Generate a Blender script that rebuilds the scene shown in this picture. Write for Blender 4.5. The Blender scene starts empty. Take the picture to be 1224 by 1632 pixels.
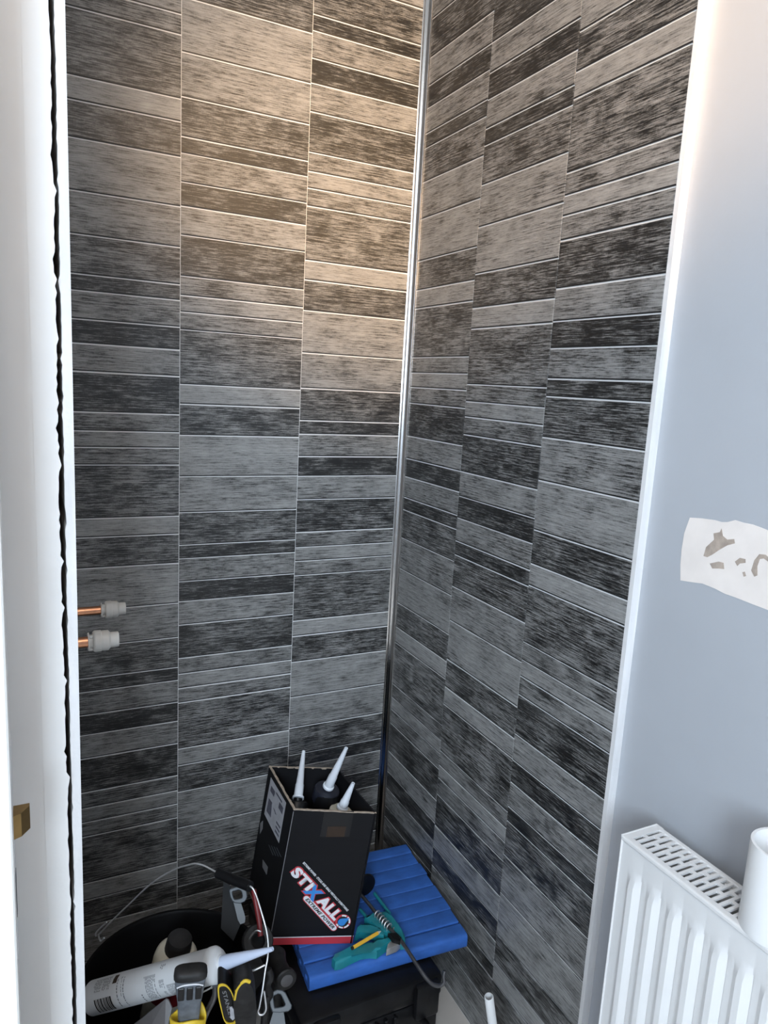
import bpy, bmesh, math, random
from mathutils import Vector, Matrix
random.seed(7)
scene = bpy.context.scene
COL = scene.collection
V = Vector

# ------------------------------------------------------------------ camera, light, exposure
CAM = V((-0.7842, -1.4622, 0.0)); FPX = 1149.92
RIGHT = V((0.89463915, -0.44346327, 0.0544162)).normalized()
DOWN = V((-0.02923491, -0.17963623, -0.9832986)).normalized()
FWD = V((0.44583194, 0.87810657, -0.17367421)).normalized()
cam_data = bpy.data.cameras.new('camera')
cam = bpy.data.objects.new('camera', cam_data); COL.objects.link(cam)
cam_data.sensor_fit = 'VERTICAL'; cam_data.sensor_height = 36.0; cam_data.sensor_width = 27.0
cam_data.lens = FPX / 1632.0 * 36.0
cam_data.clip_start = 0.02; cam_data.clip_end = 100
cam.matrix_world = Matrix(((RIGHT.x, -DOWN.x, -FWD.x, CAM.x), (RIGHT.y, -DOWN.y, -FWD.y, CAM.y),
                           (RIGHT.z, -DOWN.z, -FWD.z, CAM.z), (0, 0, 0, 1)))
scene.camera = cam

world = bpy.data.worlds.new('world'); scene.world = world; world.use_nodes = True
world.node_tree.nodes['Background'].inputs[0].default_value = (0.62, 0.78, 1.0, 1)
world.node_tree.nodes['Background'].inputs[1].default_value = 1.0

def area_light(name, loc, direction, sx, sy, power, color):
    d = bpy.data.lights.new(name, 'AREA'); d.shape = 'RECTANGLE'; d.size = sx; d.size_y = sy
    d.energy = power; d.color = color
    o = bpy.data.objects.new(name, d); COL.objects.link(o); o.location = loc
    o.rotation_euler = V(direction).to_track_quat('-Z', 'Y').to_euler()
    return o
# daylight entering by the window in the wall behind the camera
area_light('window_daylight', (-1.50, -2.74, 0.36), (0, 1, 0), 0.78, 1.0, 44, (0.73, 0.865, 1.0))
# warm ceiling lamp
lamp = bpy.data.lights.new('ceiling_lamp_light', 'POINT'); lamp.energy = 7; lamp.color = (1.0, 0.76, 0.55); lamp.shadow_soft_size = 0.12
lo = bpy.data.objects.new('ceiling_lamp_light', lamp); COL.objects.link(lo); lo.location = (-0.80, -1.55, 0.95)

# added warm spot behind the camera, no lamp known there; makes the corner glow
spot = bpy.data.lights.new('added_corner_glow', 'SPOT'); spot.energy = 310; spot.color = (1.0, 0.58, 0.22); spot.spot_size = math.radians(28); spot.spot_blend = 1.0; spot.shadow_soft_size = 0.10
so = bpy.data.objects.new('added_corner_glow', spot); COL.objects.link(so); so.location = (-0.52, -2.55, 0.78)
so.rotation_euler = (V((-0.02, -0.02, 0.48)) - V(so.location)).to_track_quat('-Z', 'Y').to_euler()

scene.view_settings.view_transform = 'Standard'
scene.view_settings.look = 'None'
scene.view_settings.exposure = 0.55
scene.view_settings.gamma = 1.0
scene.view_settings.use_curve_mapping = False

# ------------------------------------------------------------------ helpers
def ray(px, py): return FWD + RIGHT * ((px - 612) / FPX) + DOWN * ((py - 816) / FPX)
def at(px, py, depth): return CAM + ray(px, py) * depth
def onx(px, py, x): d = ray(px, py); return CAM + d * ((x - CAM.x) / d.x)
def ony(px, py, y): d = ray(px, py); return CAM + d * ((y - CAM.y) / d.y)
def onz(px, py, z): d = ray(px, py); return CAM + d * ((z - CAM.z) / d.z)

def mat(name, color, rough=0.5, metal=0.0, spec=0.5, noise=0.0, nscale=(8, 8, 8), bump=0.0, bscale=60.0, coat=0.0, trans=0.0, alpha=1.0, emit=0.0):
    m = bpy.data.materials.new(name); m.use_nodes = True
    nt = m.node_tree; b = nt.nodes['Principled BSDF']
    c = tuple(color) + (1.0,)
    b.inputs['Base Color'].default_value = c
    b.inputs['Roughness'].default_value = rough; b.inputs['Metallic'].default_value = metal
    b.inputs['Specular IOR Level'].default_value = spec
    b.inputs['Coat Weight'].default_value = coat
    b.inputs['Transmission Weight'].default_value = trans
    b.inputs['Alpha'].default_value = alpha
    tc = nt.nodes.new('ShaderNodeTexCoord')
    if noise > 0:
        mp = nt.nodes.new('ShaderNodeMapping'); mp.inputs['Scale'].default_value = nscale
        nz = nt.nodes.new('ShaderNodeTexNoise'); nz.inputs['Scale'].default_value = 1.0; nz.inputs['Detail'].default_value = 5
        nt.links.new(tc.outputs['Object'], mp.inputs[0]); nt.links.new(mp.outputs[0], nz.inputs['Vector'])
        rp = nt.nodes.new('ShaderNodeValToRGB')
        rp.color_ramp.elements[0].position = 0.3; rp.color_ramp.elements[1].position = 0.7
        rp.color_ramp.elements[0].color = tuple(v * (1 - noise) for v in color) + (1,)
        rp.color_ramp.elements[1].color = tuple(min(1, v * (1 + noise * .5)) for v in color) + (1,)
        nt.links.new(nz.outputs['Fac'], rp.inputs[0]); nt.links.new(rp.outputs[0], b.inputs['Base Color'])
    if bump > 0:
        n2 = nt.nodes.new('ShaderNodeTexNoise'); n2.inputs['Scale'].default_value = bscale; n2.inputs['Detail'].default_value = 4
        nt.links.new(tc.outputs['Object'], n2.inputs['Vector'])
        bp = nt.nodes.new('ShaderNodeBump'); bp.inputs['Strength'].default_value = bump; bp.inputs['Distance'].default_value = 0.002
        nt.links.new(n2.outputs['Fac'], bp.inputs['Height']); nt.links.new(bp.outputs[0], b.inputs['Normal'])
    return m

def tile_material():
    m = bpy.data.materials.new('tile_print'); m.use_nodes = True
    nt = m.node_tree; b = nt.nodes['Principled BSDF']; L = nt.links.new
    tc = nt.nodes.new('ShaderNodeTexCoord'); oi = nt.nodes.new('ShaderNodeObjectInfo')
    off = nt.nodes.new('ShaderNodeVectorMath'); off.operation = 'SCALE'
    off.inputs[0].default_value = (1, 0, 1); 
    mul = nt.nodes.new('ShaderNodeMath'); mul.operation = 'MULTIPLY'; mul.inputs[1].default_value = 31.0
    L(oi.outputs['Random'], mul.inputs[0]); L(mul.outputs[0], off.inputs['Scale'])
    add = nt.nodes.new('ShaderNodeVectorMath'); add.operation = 'ADD'
    L(tc.outputs['Object'], add.inputs[0]); L(off.outputs[0], add.inputs[1])
    def noise(scale, detail, rough=0.6):
        mp = nt.nodes.new('ShaderNodeMapping'); mp.inputs['Scale'].default_value = scale
        nz = nt.nodes.new('ShaderNodeTexNoise'); nz.inputs['Scale'].default_value = 1; nz.inputs['Detail'].default_value = detail
        nz.inputs['Roughness'].default_value = rough
        L(add.outputs[0], mp.inputs[0]); L(mp.outputs[0], nz.inputs['Vector']); return nz.outputs['Fac']
    def math_(op, a, c):
        n = nt.nodes.new('ShaderNodeMath'); n.operation = op
        for i, v in enumerate((a, c)):
            if isinstance(v, (int, float)): n.inputs[i].default_value = v
            else: L(v, n.inputs[i])
        return n.outputs[0]
    s1 = noise((15, 1, 400), 4, 0.66); s2 = noise((60, 1, 820), 2, 0.6); cl = noise((15, 1, 26), 3, 0.65); fine = noise((420, 1, 300), 1)
    at_ = nt.nodes.new('ShaderNodeAttribute'); at_.attribute_type = 'OBJECT'; at_.attribute_name = 'tone'
    tone = at_.outputs['Fac']
    v = math_('ADD', math_('MULTIPLY', s1, 0.62), math_('MULTIPLY', s2, 0.38))       # long streaks and fine threads
    v = math_('ADD', v, math_('MULTIPLY', math_('SUBTRACT', cl, 0.5), 0.34))        # worn patches
    v = math_('ADD', v, math_('MULTIPLY', math_('SUBTRACT', fine, 0.5), 0.10))
    v = math_('ADD', v, math_('MULTIPLY', math_('SUBTRACT', tone, 0.48), 0.29))
    rp = nt.nodes.new('ShaderNodeValToRGB'); cr = rp.color_ramp
    cr.elements[0].position = 0.36; cr.elements[0].color = (0.009, 0.009, 0.0095, 1)
    cr.elements[1].position = 0.78; cr.elements[1].color = (0.40, 0.398, 0.388, 1)
    for pos_, c_ in ((0.415, 0.021), (0.46, 0.070), (0.50, 0.150), (0.57, 0.245)):
        e = cr.elements.new(pos_); e.color = (c_, c_ * .995, c_ * .975, 1)
    L(v, rp.inputs[0]); L(rp.outputs[0], b.inputs['Base Color'])
    b.inputs['Roughness'].default_value = 0.40; b.inputs['Specular IOR Level'].default_value = 0.55
    bp = nt.nodes.new('ShaderNodeBump'); bp.inputs['Strength'].default_value = 0.12; bp.inputs['Distance'].default_value = 0.0006
    L(v, bp.inputs['Height']); L(bp.outputs[0], b.inputs['Normal'])
    return m

M = {
 'tile': tile_material(),
 'grout': mat('grout', (0.78, 0.78, 0.78), 0.45),
 'tile_edge': mat('tile_edge', (0.016, 0.016, 0.017), 0.5),
 'panel_edge': mat('panel_edge', (0.78, 0.775, 0.78), 0.55, noise=0.12, nscale=(60, 60, 9), bump=0.3, bscale=120),
 'chrome': mat('chrome', (0.72, 0.70, 0.68), 0.14, metal=1.0),
 'grey_paint': mat('grey_paint', (0.45, 0.47, 0.505), 0.62, noise=0.04, nscale=(5, 5, 5), bump=0.06, bscale=140),
 'white_paint': mat('white_paint', (0.85, 0.84, 0.825), 0.5, noise=0.06, nscale=(14, 14, 6), bump=0.22, bscale=45),
 'door_paint': mat('door_paint', (0.82, 0.80, 0.76), 0.45, noise=0.05, nscale=(9, 9, 4), bump=0.12, bscale=60),
 'ceiling': mat('ceiling_paint', (0.8, 0.8, 0.78), 0.9, bump=0.1),
 'floor': mat('floor_vinyl', (0.52, 0.48, 0.44), 0.5, noise=0.08, nscale=(20, 20, 20), bump=0.05),
 'plaster': mat('raw_plaster', (0.42, 0.30, 0.23), 0.9, noise=0.35, nscale=(40, 40, 40), bump=0.5),
 'filler': mat('filler', (0.86, 0.79, 0.74), 0.8, noise=0.05, nscale=(30, 30, 30), bump=0.15, bscale=80),
 'bare': mat('bare_wall', (0.46, 0.38, 0.32), 0.9, noise=0.25, nscale=(90, 90, 90), bump=0.4),
 'white_enamel': mat('white_enamel', (0.74, 0.735, 0.73), 0.28, coat=0.2),
 'shaded_enamel': mat('shaded_enamel', (0.10, 0.10, 0.115), 0.5, metal=0.4, noise=0.2),  # white inside of the radiator, its shade painted into the colour
 'navy_cap': mat('navy_cap', (0.012, 0.014, 0.024), 0.4),
 'label_smudge': mat('label_smudge', (0.10, 0.10, 0.13), 0.6, noise=0.4, nscale=(200, 200, 200)),
 'dark_gap': mat('dark_gap', (0.05, 0.05, 0.06), 0.8, noise=0.2),
 'white_plastic': mat('white_plastic', (0.78, 0.78, 0.78), 0.4, bump=0.02),
 'fitting': mat('fitting_plastic', (0.62, 0.61, 0.58), 0.4, bump=0.03),
 'copper': mat('copper', (0.80, 0.38, 0.22), 0.28, metal=1.0, noise=0.2, nscale=(40, 40, 40)),
 'brass': mat('brass', (0.30, 0.19, 0.075), 0.4, metal=1.0, noise=0.2, nscale=(60, 60, 60)),
 'steel': mat('steel', (0.85, 0.85, 0.86), 0.48, metal=1.0, noise=0.15, nscale=(50, 50, 50)),
 'dark_steel': mat('dark_steel', (0.16, 0.16, 0.17), 0.35, metal=0.8, noise=0.3, nscale=(50, 50, 50)),
 'black_card': mat('black_card', (0.0065, 0.0065, 0.008), 0.55, spec=0.18, noise=0.15, nscale=(6, 6, 90), bump=0.05, bscale=90),
 'black_plastic': mat('black_plastic', (0.006, 0.006, 0.007), 0.36, spec=0.3, noise=0.5, nscale=(25, 25, 25), bump=0.15, bscale=70),
 'bucket': mat('bucket_black', (0.0035, 0.0035, 0.004), 0.5, spec=0.15, noise=0.3, nscale=(30, 30, 30), bump=0.1),
 'rubber': mat('dirty_rubber', (0.016, 0.015, 0.015), 0.55, spec=0.3, noise=0.6, nscale=(60, 60, 60), bump=0.3, bscale=110),
 'cardboard': mat('cardboard', (0.42, 0.34, 0.27), 0.85, noise=0.3, nscale=(150, 150, 150), bump=0.3, bscale=200),
 'red_print': mat('red_print', (0.50, 0.035, 0.05), 0.5, noise=0.08),
 'white_print': mat('white_print', (0.72, 0.73, 0.76), 0.5),
 'dim_print': mat('dim_print', (0.20, 0.20, 0.21), 0.55),
 'blue_print': mat('blue_print', (0.03, 0.22, 0.60), 0.5),
 'black_print': mat('black_print', (0.012, 0.012, 0.015), 0.5),
 'paper': mat('label_paper', (0.42, 0.42, 0.45), 0.6, noise=0.15, nscale=(50, 50, 50)),
 'tape': mat('brown_tape', (0.035, 0.020, 0.012), 0.45, spec=0.3, noise=0.3, nscale=(80, 80, 80)),
 'clear_tape': mat('clear_tape', (0.009, 0.009, 0.010), 0.3, spec=0.3),
 'blue_foam': mat('blue_foam', (0.026, 0.115, 0.42), 0.75, noise=0.22, nscale=(28, 60, 60), bump=0.2, bscale=150),
 'teal': mat('teal_plastic', (0.012, 0.21, 0.25), 0.4, noise=0.2, nscale=(40, 40, 40)),
 'yellow': mat('yellow_plastic', (0.68, 0.47, 0.03), 0.5, noise=0.2, nscale=(40, 40, 40)),
 'pencil': mat('pencil_yellow', (0.75, 0.42, 0.04), 0.4),
 'cartridge': mat('cartridge_plastic', (0.66, 0.68, 0.70), 0.42, noise=0.06, nscale=(20, 20, 20)),
 'nozzle': mat('nozzle_plastic', (0.70, 0.74, 0.80), 0.35),
 'nozzle_blue': mat('nozzle_blue', (0.50, 0.56, 0.70), 0.4),
 'cream': mat('cream_plastic', (0.62, 0.58, 0.47), 0.45, noise=0.12, nscale=(30, 30, 30)),
 'grey_handle': mat('grey_handle', (0.13, 0.145, 0.165), 0.5, noise=0.45, nscale=(70, 70, 70), bump=0.2, bscale=120),
 'clip_plastic': mat('clip_plastic', (0.06, 0.07, 0.08), 0.4, noise=0.15, nscale=(30, 30, 30)),
 'clear_plastic': mat('clear_plastic', (0.13, 0.125, 0.128), 0.35, noise=0.1, nscale=(40, 40, 40)),
 'red_plastic': mat('red_plastic', (0.16, 0.012, 0.014), 0.45),
 'glass': mat('window_glass', (0.9, 0.95, 1.0), 0.02, trans=1.0),
}

def finish(name, bm, material, parent=None, smooth=None, origin=None, recalc=True):
    if recalc: bmesh.ops.recalc_face_normals(bm, faces=bm.faces[:])
    if parent is None and origin is None:
        xs = [v.co.x for v in bm.verts]; ys = [v.co.y for v in bm.verts]; zs = [v.co.z for v in bm.verts]
        origin = V(((min(xs) + max(xs)) / 2, (min(ys) + max(ys)) / 2, min(zs)))
    elif origin is None:
        origin = wloc(parent)
    bmesh.ops.translate(bm, verts=bm.verts[:], vec=-origin)
    me = bpy.data.meshes.new(name); bm.to_mesh(me); bm.free()
    me.materials.append(M[material])
    o = bpy.data.objects.new(name, me); COL.objects.link(o)
    if parent is not None:
        o.parent = parent; o.location = origin - wloc(parent)
    else:
        o.location = origin
    if smooth:
        for p in me.polygons: p.use_smooth = True
        try:
            me.set_sharp_from_angle(angle=math.radians(smooth))
        except Exception: pass
    return o

def wloc(o):
    p = V(o.location)
    while o.parent is not None:
        o = o.parent; p = p + V(o.location)
    return p

def thing(name, loc, label, cat, group=None):
    o = bpy.data.objects.new(name, None); COL.objects.link(o); o.location = loc; o.empty_display_size = 0.02
    return tag(o, label, cat, group)
def tag(o, label, cat, group=None):
    o['label'] = label; o['category'] = cat
    if group: o['group'] = group
    return o
def struct(o): o['kind'] = 'structure'; return o

def NB(): return bmesh.new()
def box(bm, x0, x1, y0, y1, z0, z1, bevel=0.0, seg=1, mtx=None):
    r = bmesh.ops.create_cube(bm, size=1.0); vs = r['verts']
    for v in vs:
        v.co = V((x0 + (v.co.x + .5) * (x1 - x0), y0 + (v.co.y + .5) * (y1 - y0), z0 + (v.co.z + .5) * (z1 - z0)))
    if bevel > 0:
        es = list({e for v in vs for e in v.link_edges})
        rr = bmesh.ops.bevel(bm, geom=es, offset=bevel, segments=seg, affect='EDGES', profile=0.5)
        vs = list({v for f in rr['faces'] for v in f.verts} | {v for v in vs if v.is_valid})
    if mtx is not None: bmesh.ops.transform(bm, matrix=mtx, verts=vs)
    return vs
def hexa(bm, c):      # c: 4 bottom corners then 4 top corners, both in the same turn
    vs = [bm.verts.new(p) for p in c]
    for f in ((0, 1, 2, 3), (4, 5, 6, 7), (0, 1, 5, 4), (1, 2, 6, 5), (2, 3, 7, 6), (3, 0, 4, 7)):
        bm.faces.new([vs[i] for i in f])
def frame(origin, z, xhint=(1, 0, 0)):
    z = V(z).normalized(); x = V(xhint); x = (x - z * x.dot(z)).normalized(); y = z.cross(x)
    return Matrix(((x.x, y.x, z.x, origin[0]), (x.y, y.y, z.y, origin[1]), (x.z, y.z, z.z, origin[2]), (0, 0, 0, 1)))
def lathe(bm, prof, n=24, mtx=None, a0=0.0, a1=2 * math.pi, cap=True):
    full = abs(a1 - a0 - 2 * math.pi) < 1e-6
    rings = []
    for r, z in prof:
        rings.append([bm.verts.new(V((max(r, 1e-5) * math.cos(a0 + (a1 - a0) * i / n), max(r, 1e-5) * math.sin(a0 + (a1 - a0) * i / n), z))) for i in range(n if full else n + 1)])
    m = n if full else n
    for a, b in zip(rings, rings[1:]):
        for i in range(m):
            j = (i + 1) % len(a)
            bm.faces.new((a[i], a[j], b[j], b[i]))
    if cap and full:
        if prof[0][0] > 1e-4: bm.faces.new(list(reversed(rings[0])))
        if prof[-1][0] > 1e-4: bm.faces.new(rings[-1])
    vs = [v for r in rings for v in r]
    if mtx is not None: bmesh.ops.transform(bm, matrix=mtx, verts=vs)
    return vs
def smoothpath(pts, k=6):
    out = []; n = len(pts)
    for i in range(n - 1):
        p0 = pts[max(i - 1, 0)]; p1 = pts[i]; p2 = pts[i + 1]; p3 = pts[min(i + 2, n - 1)]
        for s in range(k):
            t = s / k
            out.append(0.5 * ((2 * p1) + (p2 - p0) * t + (2 * p0 - 5 * p1 + 4 * p2 - p3) * t * t + (3 * p1 - p0 - 3 * p2 + p3) * t ** 3))
    out.append(pts[-1]); return out
def tube(bm, pts, r, n=10, cap=True):
    pts = [V(p) for p in pts]; rs = r if isinstance(r, (list, tuple)) else [r] * len(pts)
    t = (pts[1] - pts[0]).normalized(); up = V((0, 0, 1)) if abs(t.z) < .9 else V((1, 0, 0))
    nrm = (up - t * up.dot(t)).normalized(); rings = []
    for i, p in enumerate(pts):
        if i == 0: t2 = t
        elif i == len(pts) - 1: t2 = (pts[i] - pts[i - 1]).normalized()
        else: t2 = (pts[i + 1] - pts[i - 1]).normalized()
        nrm = (nrm - t2 * nrm.dot(t2)).normalized(); bn = t2.cross(nrm)
        rings.append([bm.verts.new(p + (nrm * math.cos(2 * math.pi * k / n) + bn * math.sin(2 * math.pi * k / n)) * rs[i]) for k in range(n)])
    for a, b in zip(rings, rings[1:]):
        for k in range(n): bm.faces.new((a[k], a[(k + 1) % n], b[(k + 1) % n], b[k]))
    if cap: bm.faces.new(list(reversed(rings[0]))); bm.faces.new(rings[-1])
def prism(bm, poly, h, mtx=None):     # poly: list of (x, y), extruded along local z from 0 to h
    lo = [bm.verts.new(V((x, y, 0))) for x, y in poly]; hi = [bm.verts.new(V((x, y, h))) for x, y in poly]
    n = len(poly); bm.faces.new(list(reversed(lo))); bm.faces.new(hi)
    for i in range(n): bm.faces.new((lo[i], lo[(i + 1) % n], hi[(i + 1) % n], hi[i]))
    if mtx is not None: bmesh.ops.transform(bm, matrix=mtx, verts=lo + hi)
def ringprism(bm, outer, inner, h, mtx=None):    # polygon with a hole, same point count
    n = len(outer); L = []
    for poly, z in ((outer, 0), (inner, 0), (outer, h), (inner, h)):
        L.append([bm.verts.new(V((x, y, z))) for x, y in poly])
    for i in range(n):
        j = (i + 1) % n
        bm.faces.new((L[0][i], L[1][i], L[1][j], L[0][j])); bm.faces.new((L[2][i], L[2][j], L[3][j], L[3][i]))
        bm.faces.new((L[0][i], L[0][j], L[2][j], L[2][i])); bm.faces.new((L[1][i], L[3][i], L[3][j], L[1][j]))
    if mtx is not None: bmesh.ops.transform(bm, matrix=mtx, verts=[v for l in L for v in l])
def rrect(w, h, r, n=4, cx=0, cy=0):
    out = []
    for sx, sy, a in ((1, 1, 0), (-1, 1, 90), (-1, -1, 180), (1, -1, 270)):
        for k in range(n + 1):
            t = math.radians(a + 90 * k / n)
            out.append((cx + sx * (w / 2 - r) + r * math.cos(t), cy + sy * (h / 2 - r) + r * math.sin(t)))
    return out
def text_bm(s, width, height, shear=0.0, grow=0.0, extrude=0.0003):
    cu = bpy.data.curves.new('lettering', 'FONT'); cu.body = s; cu.size = 1.0; cu.shear = shear; cu.offset = grow; cu.extrude = 0.0; cu.space_character = 1.12 if grow > .03 else 1.0
    cu.resolution_u = 3
    ob = bpy.data.objects.new('lettering', cu); COL.objects.link(ob)
    dg = bpy.context.evaluated_depsgraph_get(); dg.update()
    me = bpy.data.meshes.new_from_object(ob.evaluated_get(dg))
    bm = bmesh.new(); bm.from_mesh(me)
    bpy.data.objects.remove(ob); bpy.data.curves.remove(cu); bpy.data.meshes.remove(me)
    return bm
def fit(bm, x0, x1, y0, y1, ref=None):
    xs = [v.co.x for v in bm.verts]; ys = [v.co.y for v in bm.verts]
    a, b, c, d = ref or (min(xs), max(xs), min(ys), max(ys))
    for v in bm.verts:
        v.co.x = x0 + (v.co.x - a) / (b - a) * (x1 - x0); v.co.y = y0 + (v.co.y - c) / (d - c) * (y1 - y0)
    return (a, b, c, d)

# ------------------------------------------------------------------ the room
FLOOR, CEIL = -1.278, 1.10
WX = 0.014            # painted wall face on the right; the cladding stands 14 mm proud of it
bm = NB(); box(bm, -2.1, 0.12, -2.86, 0.12, FLOOR - 0.06, FLOOR); struct(finish('floor', bm, 'floor'))
bm = NB(); box(bm, -2.1, 0.12, -2.86, 0.12, CEIL, CEIL + 0.06); struct(finish('ceiling', bm, 'ceiling'))
bm = NB(); box(bm, -0.86, 0.12, 0.012, 0.10, FLOOR, CEIL); wall_back = struct(finish('wall_back', bm, 'white_paint'))
bm = NB(); box(bm, WX, 0.10, -2.80, 0.012, FLOOR, CEIL); wall_right = struct(finish('wall_right', bm, 'grey_paint'))
# left return of the alcove: white wall facing the camera, raw lining board edge
bm = NB(); box(bm, -2.1, -0.7565, -0.742, -0.60, FLOOR, CEIL)
wall_left = struct(finish('wall_left', bm, 'white_paint'))
bm = NB(); box(bm, -0.86, -0.772, -0.60, 0.012, FLOOR, CEIL); struct(finish('wall_alcove', bm, 'plaster'))
bm = NB(); box(bm, -2.1, -2.0, -2.80, -0.742, FLOOR, CEIL); struct(finish('wall_side', bm, 'grey_paint'))
# wall behind the camera with the window opening
bm = NB()
W0, W1, WB, WT = -1.91, -1.09, -0.16, 0.88
box(bm, -2.0, W0, -2.86, -2.70, FLOOR, CEIL); box(bm, W1, WX, -2.86, -2.70, FLOOR, CEIL)
box(bm, W0, W1, -2.86, -2.70, FLOOR, WB); box(bm, W0, W1, -2.86, -2.70, WT, CEIL)
struct(finish('wall_rear', bm, 'grey_paint'))
bm = NB(); y0, y1 = -2.82, -2.77; wm = (W0 + W1) / 2
for a in ((W0, W0 + .05, WB, WT), (W1 - .05, W1, WB, WT), (W0 + .05, W1 - .05, WB, WB + .05), (W0 + .05, W1 - .05, WT - .05, WT), (wm - .02, wm + .02, WB + .05, WT - .05)):
    box(bm, a[0], a[1], y0, y1, a[2], a[3])
win = struct(finish('window_1', bm, 'white_enamel'))
for xa_, xb_ in ((W0 + .05, wm - .02), (wm + .02, W1 - .05)):
    bm = NB(); box(bm, xa_, xb_, -2.80, -2.796, WB + .05, WT - .05); finish('pane', bm, 'glass', win)

# ---- cladding: boards printed as stacked strips; each strip is a tile of its own
ZL = {  # z (mm) of the joints read along each board, and the place in the print where the list starts
 'A1': (0, [601,494,455,394,307,234,166,137,87,44,-7,-81,-116,-147,-180,-284,-321,-382,-467,-541,-607,-636,-685,-728,-779,-854,-889,-921,-954,-1061,-1101,-1162]),
 'A2': (3, [664,574,499,431,402,352,309,257,183,147,116,83,-21,-60,-121,-204,-277,-345,-373,-422,-464,-515,-588,-623,-655,-688,-793,-832,-894,-980,-1055,-1123,-1153]),
 'A3': (6, [699,670,621,576,524,449,413,381,347,242,203,142,56,-17,-85,-114,-162,-205,-256,-329,-363,-394,-427,-531,-568,-629,-714,-789,-857,-888,-937,-981,-1032]),
 'B1': (4, [674,620,576,526,497,429,354,267,206,167,62,29,-3,-38,-112,-163,-205,-253,-282,-349,-422,-506,-566,-605,-710,-744,-775,-811,-886,-939,-983,-1032]),
 'B2': (4, [620,569,524,474,445,376,301,216,153,114,9,-24,-54,-89,-163,-213,-257,-305,-334,-401,-474,-559,-621,-660,-767,-800,-830,-868,-943,-995,-1040,-1092,-1122,-1184]),
 'B3': (11, [548,491,452,344,310,279,242,167,116,73,24,-5,-73,-146,-232,-292,-331,-435,-468,-499,-534,-610,-661,-705,-754,-783,-853,-932,-1021,-1080,-1122]),
}
PH = [105, 38.5, 61, 86, 73.5, 68, 29, 49, 43.5, 51, 74, 35, 31.5, 33.5]
PT = [.40, .80, .34, .70, .60, .36, .22, .55, .18, .62, .27, .50, .72, .52]
def strips(col):
    s, zs = ZL[col]; H, T = (PH, PT) if col[0] == 'A' else (PH[::-1], PT[::-1])
    z = [v / 1000 for v in zs]; i0 = s
    while z[0] < CEIL: i0 -= 1; z.insert(0, z[0] + H[i0 % 14] / 1000)
    i1 = i0 + len(z) - 1
    while z[-1] > FLOOR: z.append(z[-1] - H[i1 % 14] / 1000); i1 += 1
    out = []
    for k in range(len(z) - 1):
        a, b = min(z[k], CEIL - .001), max(z[k + 1], FLOOR + .003)
        if a - b > .006: out.append((a, b, T[(i0 + k) % 14]))
    return out
tile_cache = {}
def tile_mesh(w, h):
    key = (round(w, 3), round(h, 3))
    if key not in tile_cache:
        me = bpy.data.meshes.new('tile'); d, c, cb = 0.0016, 0.0004, 0.0022; W, H = w / 2, h / 2
        vs = []
        for (iw, lo_, hi_, y) in ((W, H, H, 0), (W, H, H, -(d - c)), (W - c, H - cb, H - c, -d)):
            vs += [(-iw, y, -lo_), (iw, y, -lo_), (iw, y, hi_), (-iw, y, hi_)]
        fs = [(8, 9, 10, 11)]
        for b in (0, 4):
            for i in range(4): j = (i + 1) % 4; fs.append((b + i, b + j, b + 4 + j, b + 4 + i))
        me.from_pydata(vs, [], fs); me.materials.append(M['tile']); me.materials.append(M['tile_edge'])
        me.polygons[5].material_index = 1; tile_cache[key] = me
    return tile_cache[key]
GH, GV = 0.0025, 0.0013
def board(col, a, b, wall):
    # local: x along the wall, -y towards the room
    bm = NB(); w = b - a
    box(bm, -w / 2, w / 2, -0.0000, 0.009, FLOOR + .001, CEIL - .001)
    me = bpy.data.meshes.new('cladding_panel'); bmesh.ops.recalc_face_normals(bm, faces=bm.faces[:]); bm.to_mesh(me); bm.free(); me.materials.append(M['grout'])
    p = bpy.data.objects.new('cladding_panel', me); COL.objects.link(p); p.parent = wall
    if col[0] == 'A': p.location = V(((a + b) / 2, 0.0012, 0)) - wloc(wall)
    else: p.location = V((0.0012, -(a + b) / 2, 0)) - wloc(wall); p.rotation_euler = (0, 0, -math.pi / 2)
    for zt, zb, tone in strips(col):
        t = bpy.data.objects.new('tile', tile_mesh(w - GV, zt - zb - GH)); COL.objects.link(t)
        t.parent = p; t.location = (0, 0, (zt + zb) / 2); t['tone'] = tone + random.uniform(-.025, .025)
board('A1', -0.741, -0.5049, wall_back); board('A2', -0.5049, -0.2549, wall_back); board('A3', -0.2549, -0.0115, wall_back)
board('B1', 0.0105, 0.246, wall_right); board('B2', 0.246, 0.4901, wall_right); board('B3', 0.4901, 0.7185, wall_right)
# chrome internal corner trim
bm = NB(); zz0, zz1 = FLOOR + .002, CEIL - .002
prof = [(-0.0165, 0.004), (-0.0165, -0.0018), (-0.0145, -0.0030), (-0.0125, -0.0022), (-0.0100, -0.0045), (-0.0070, -0.0058), (-0.0045, -0.0085), (-0.0030, -0.0120), (-0.0022, -0.0125), (-0.0026, -0.0148), (-0.0015, -0.0165), (0.004, -0.0165), (0.004, 0.004)]
lo_ = [bm.verts.new((x, y, zz0)) for x, y in prof]; hi_ = [bm.verts.new((x, y, zz1)) for x, y in prof]
for i in range(len(prof)): j = (i + 1) % len(prof); bm.faces.new((lo_[i], lo_[j], hi_[j], hi_[i]))
struct(finish('trim_1', bm, 'chrome', smooth=50))
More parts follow.
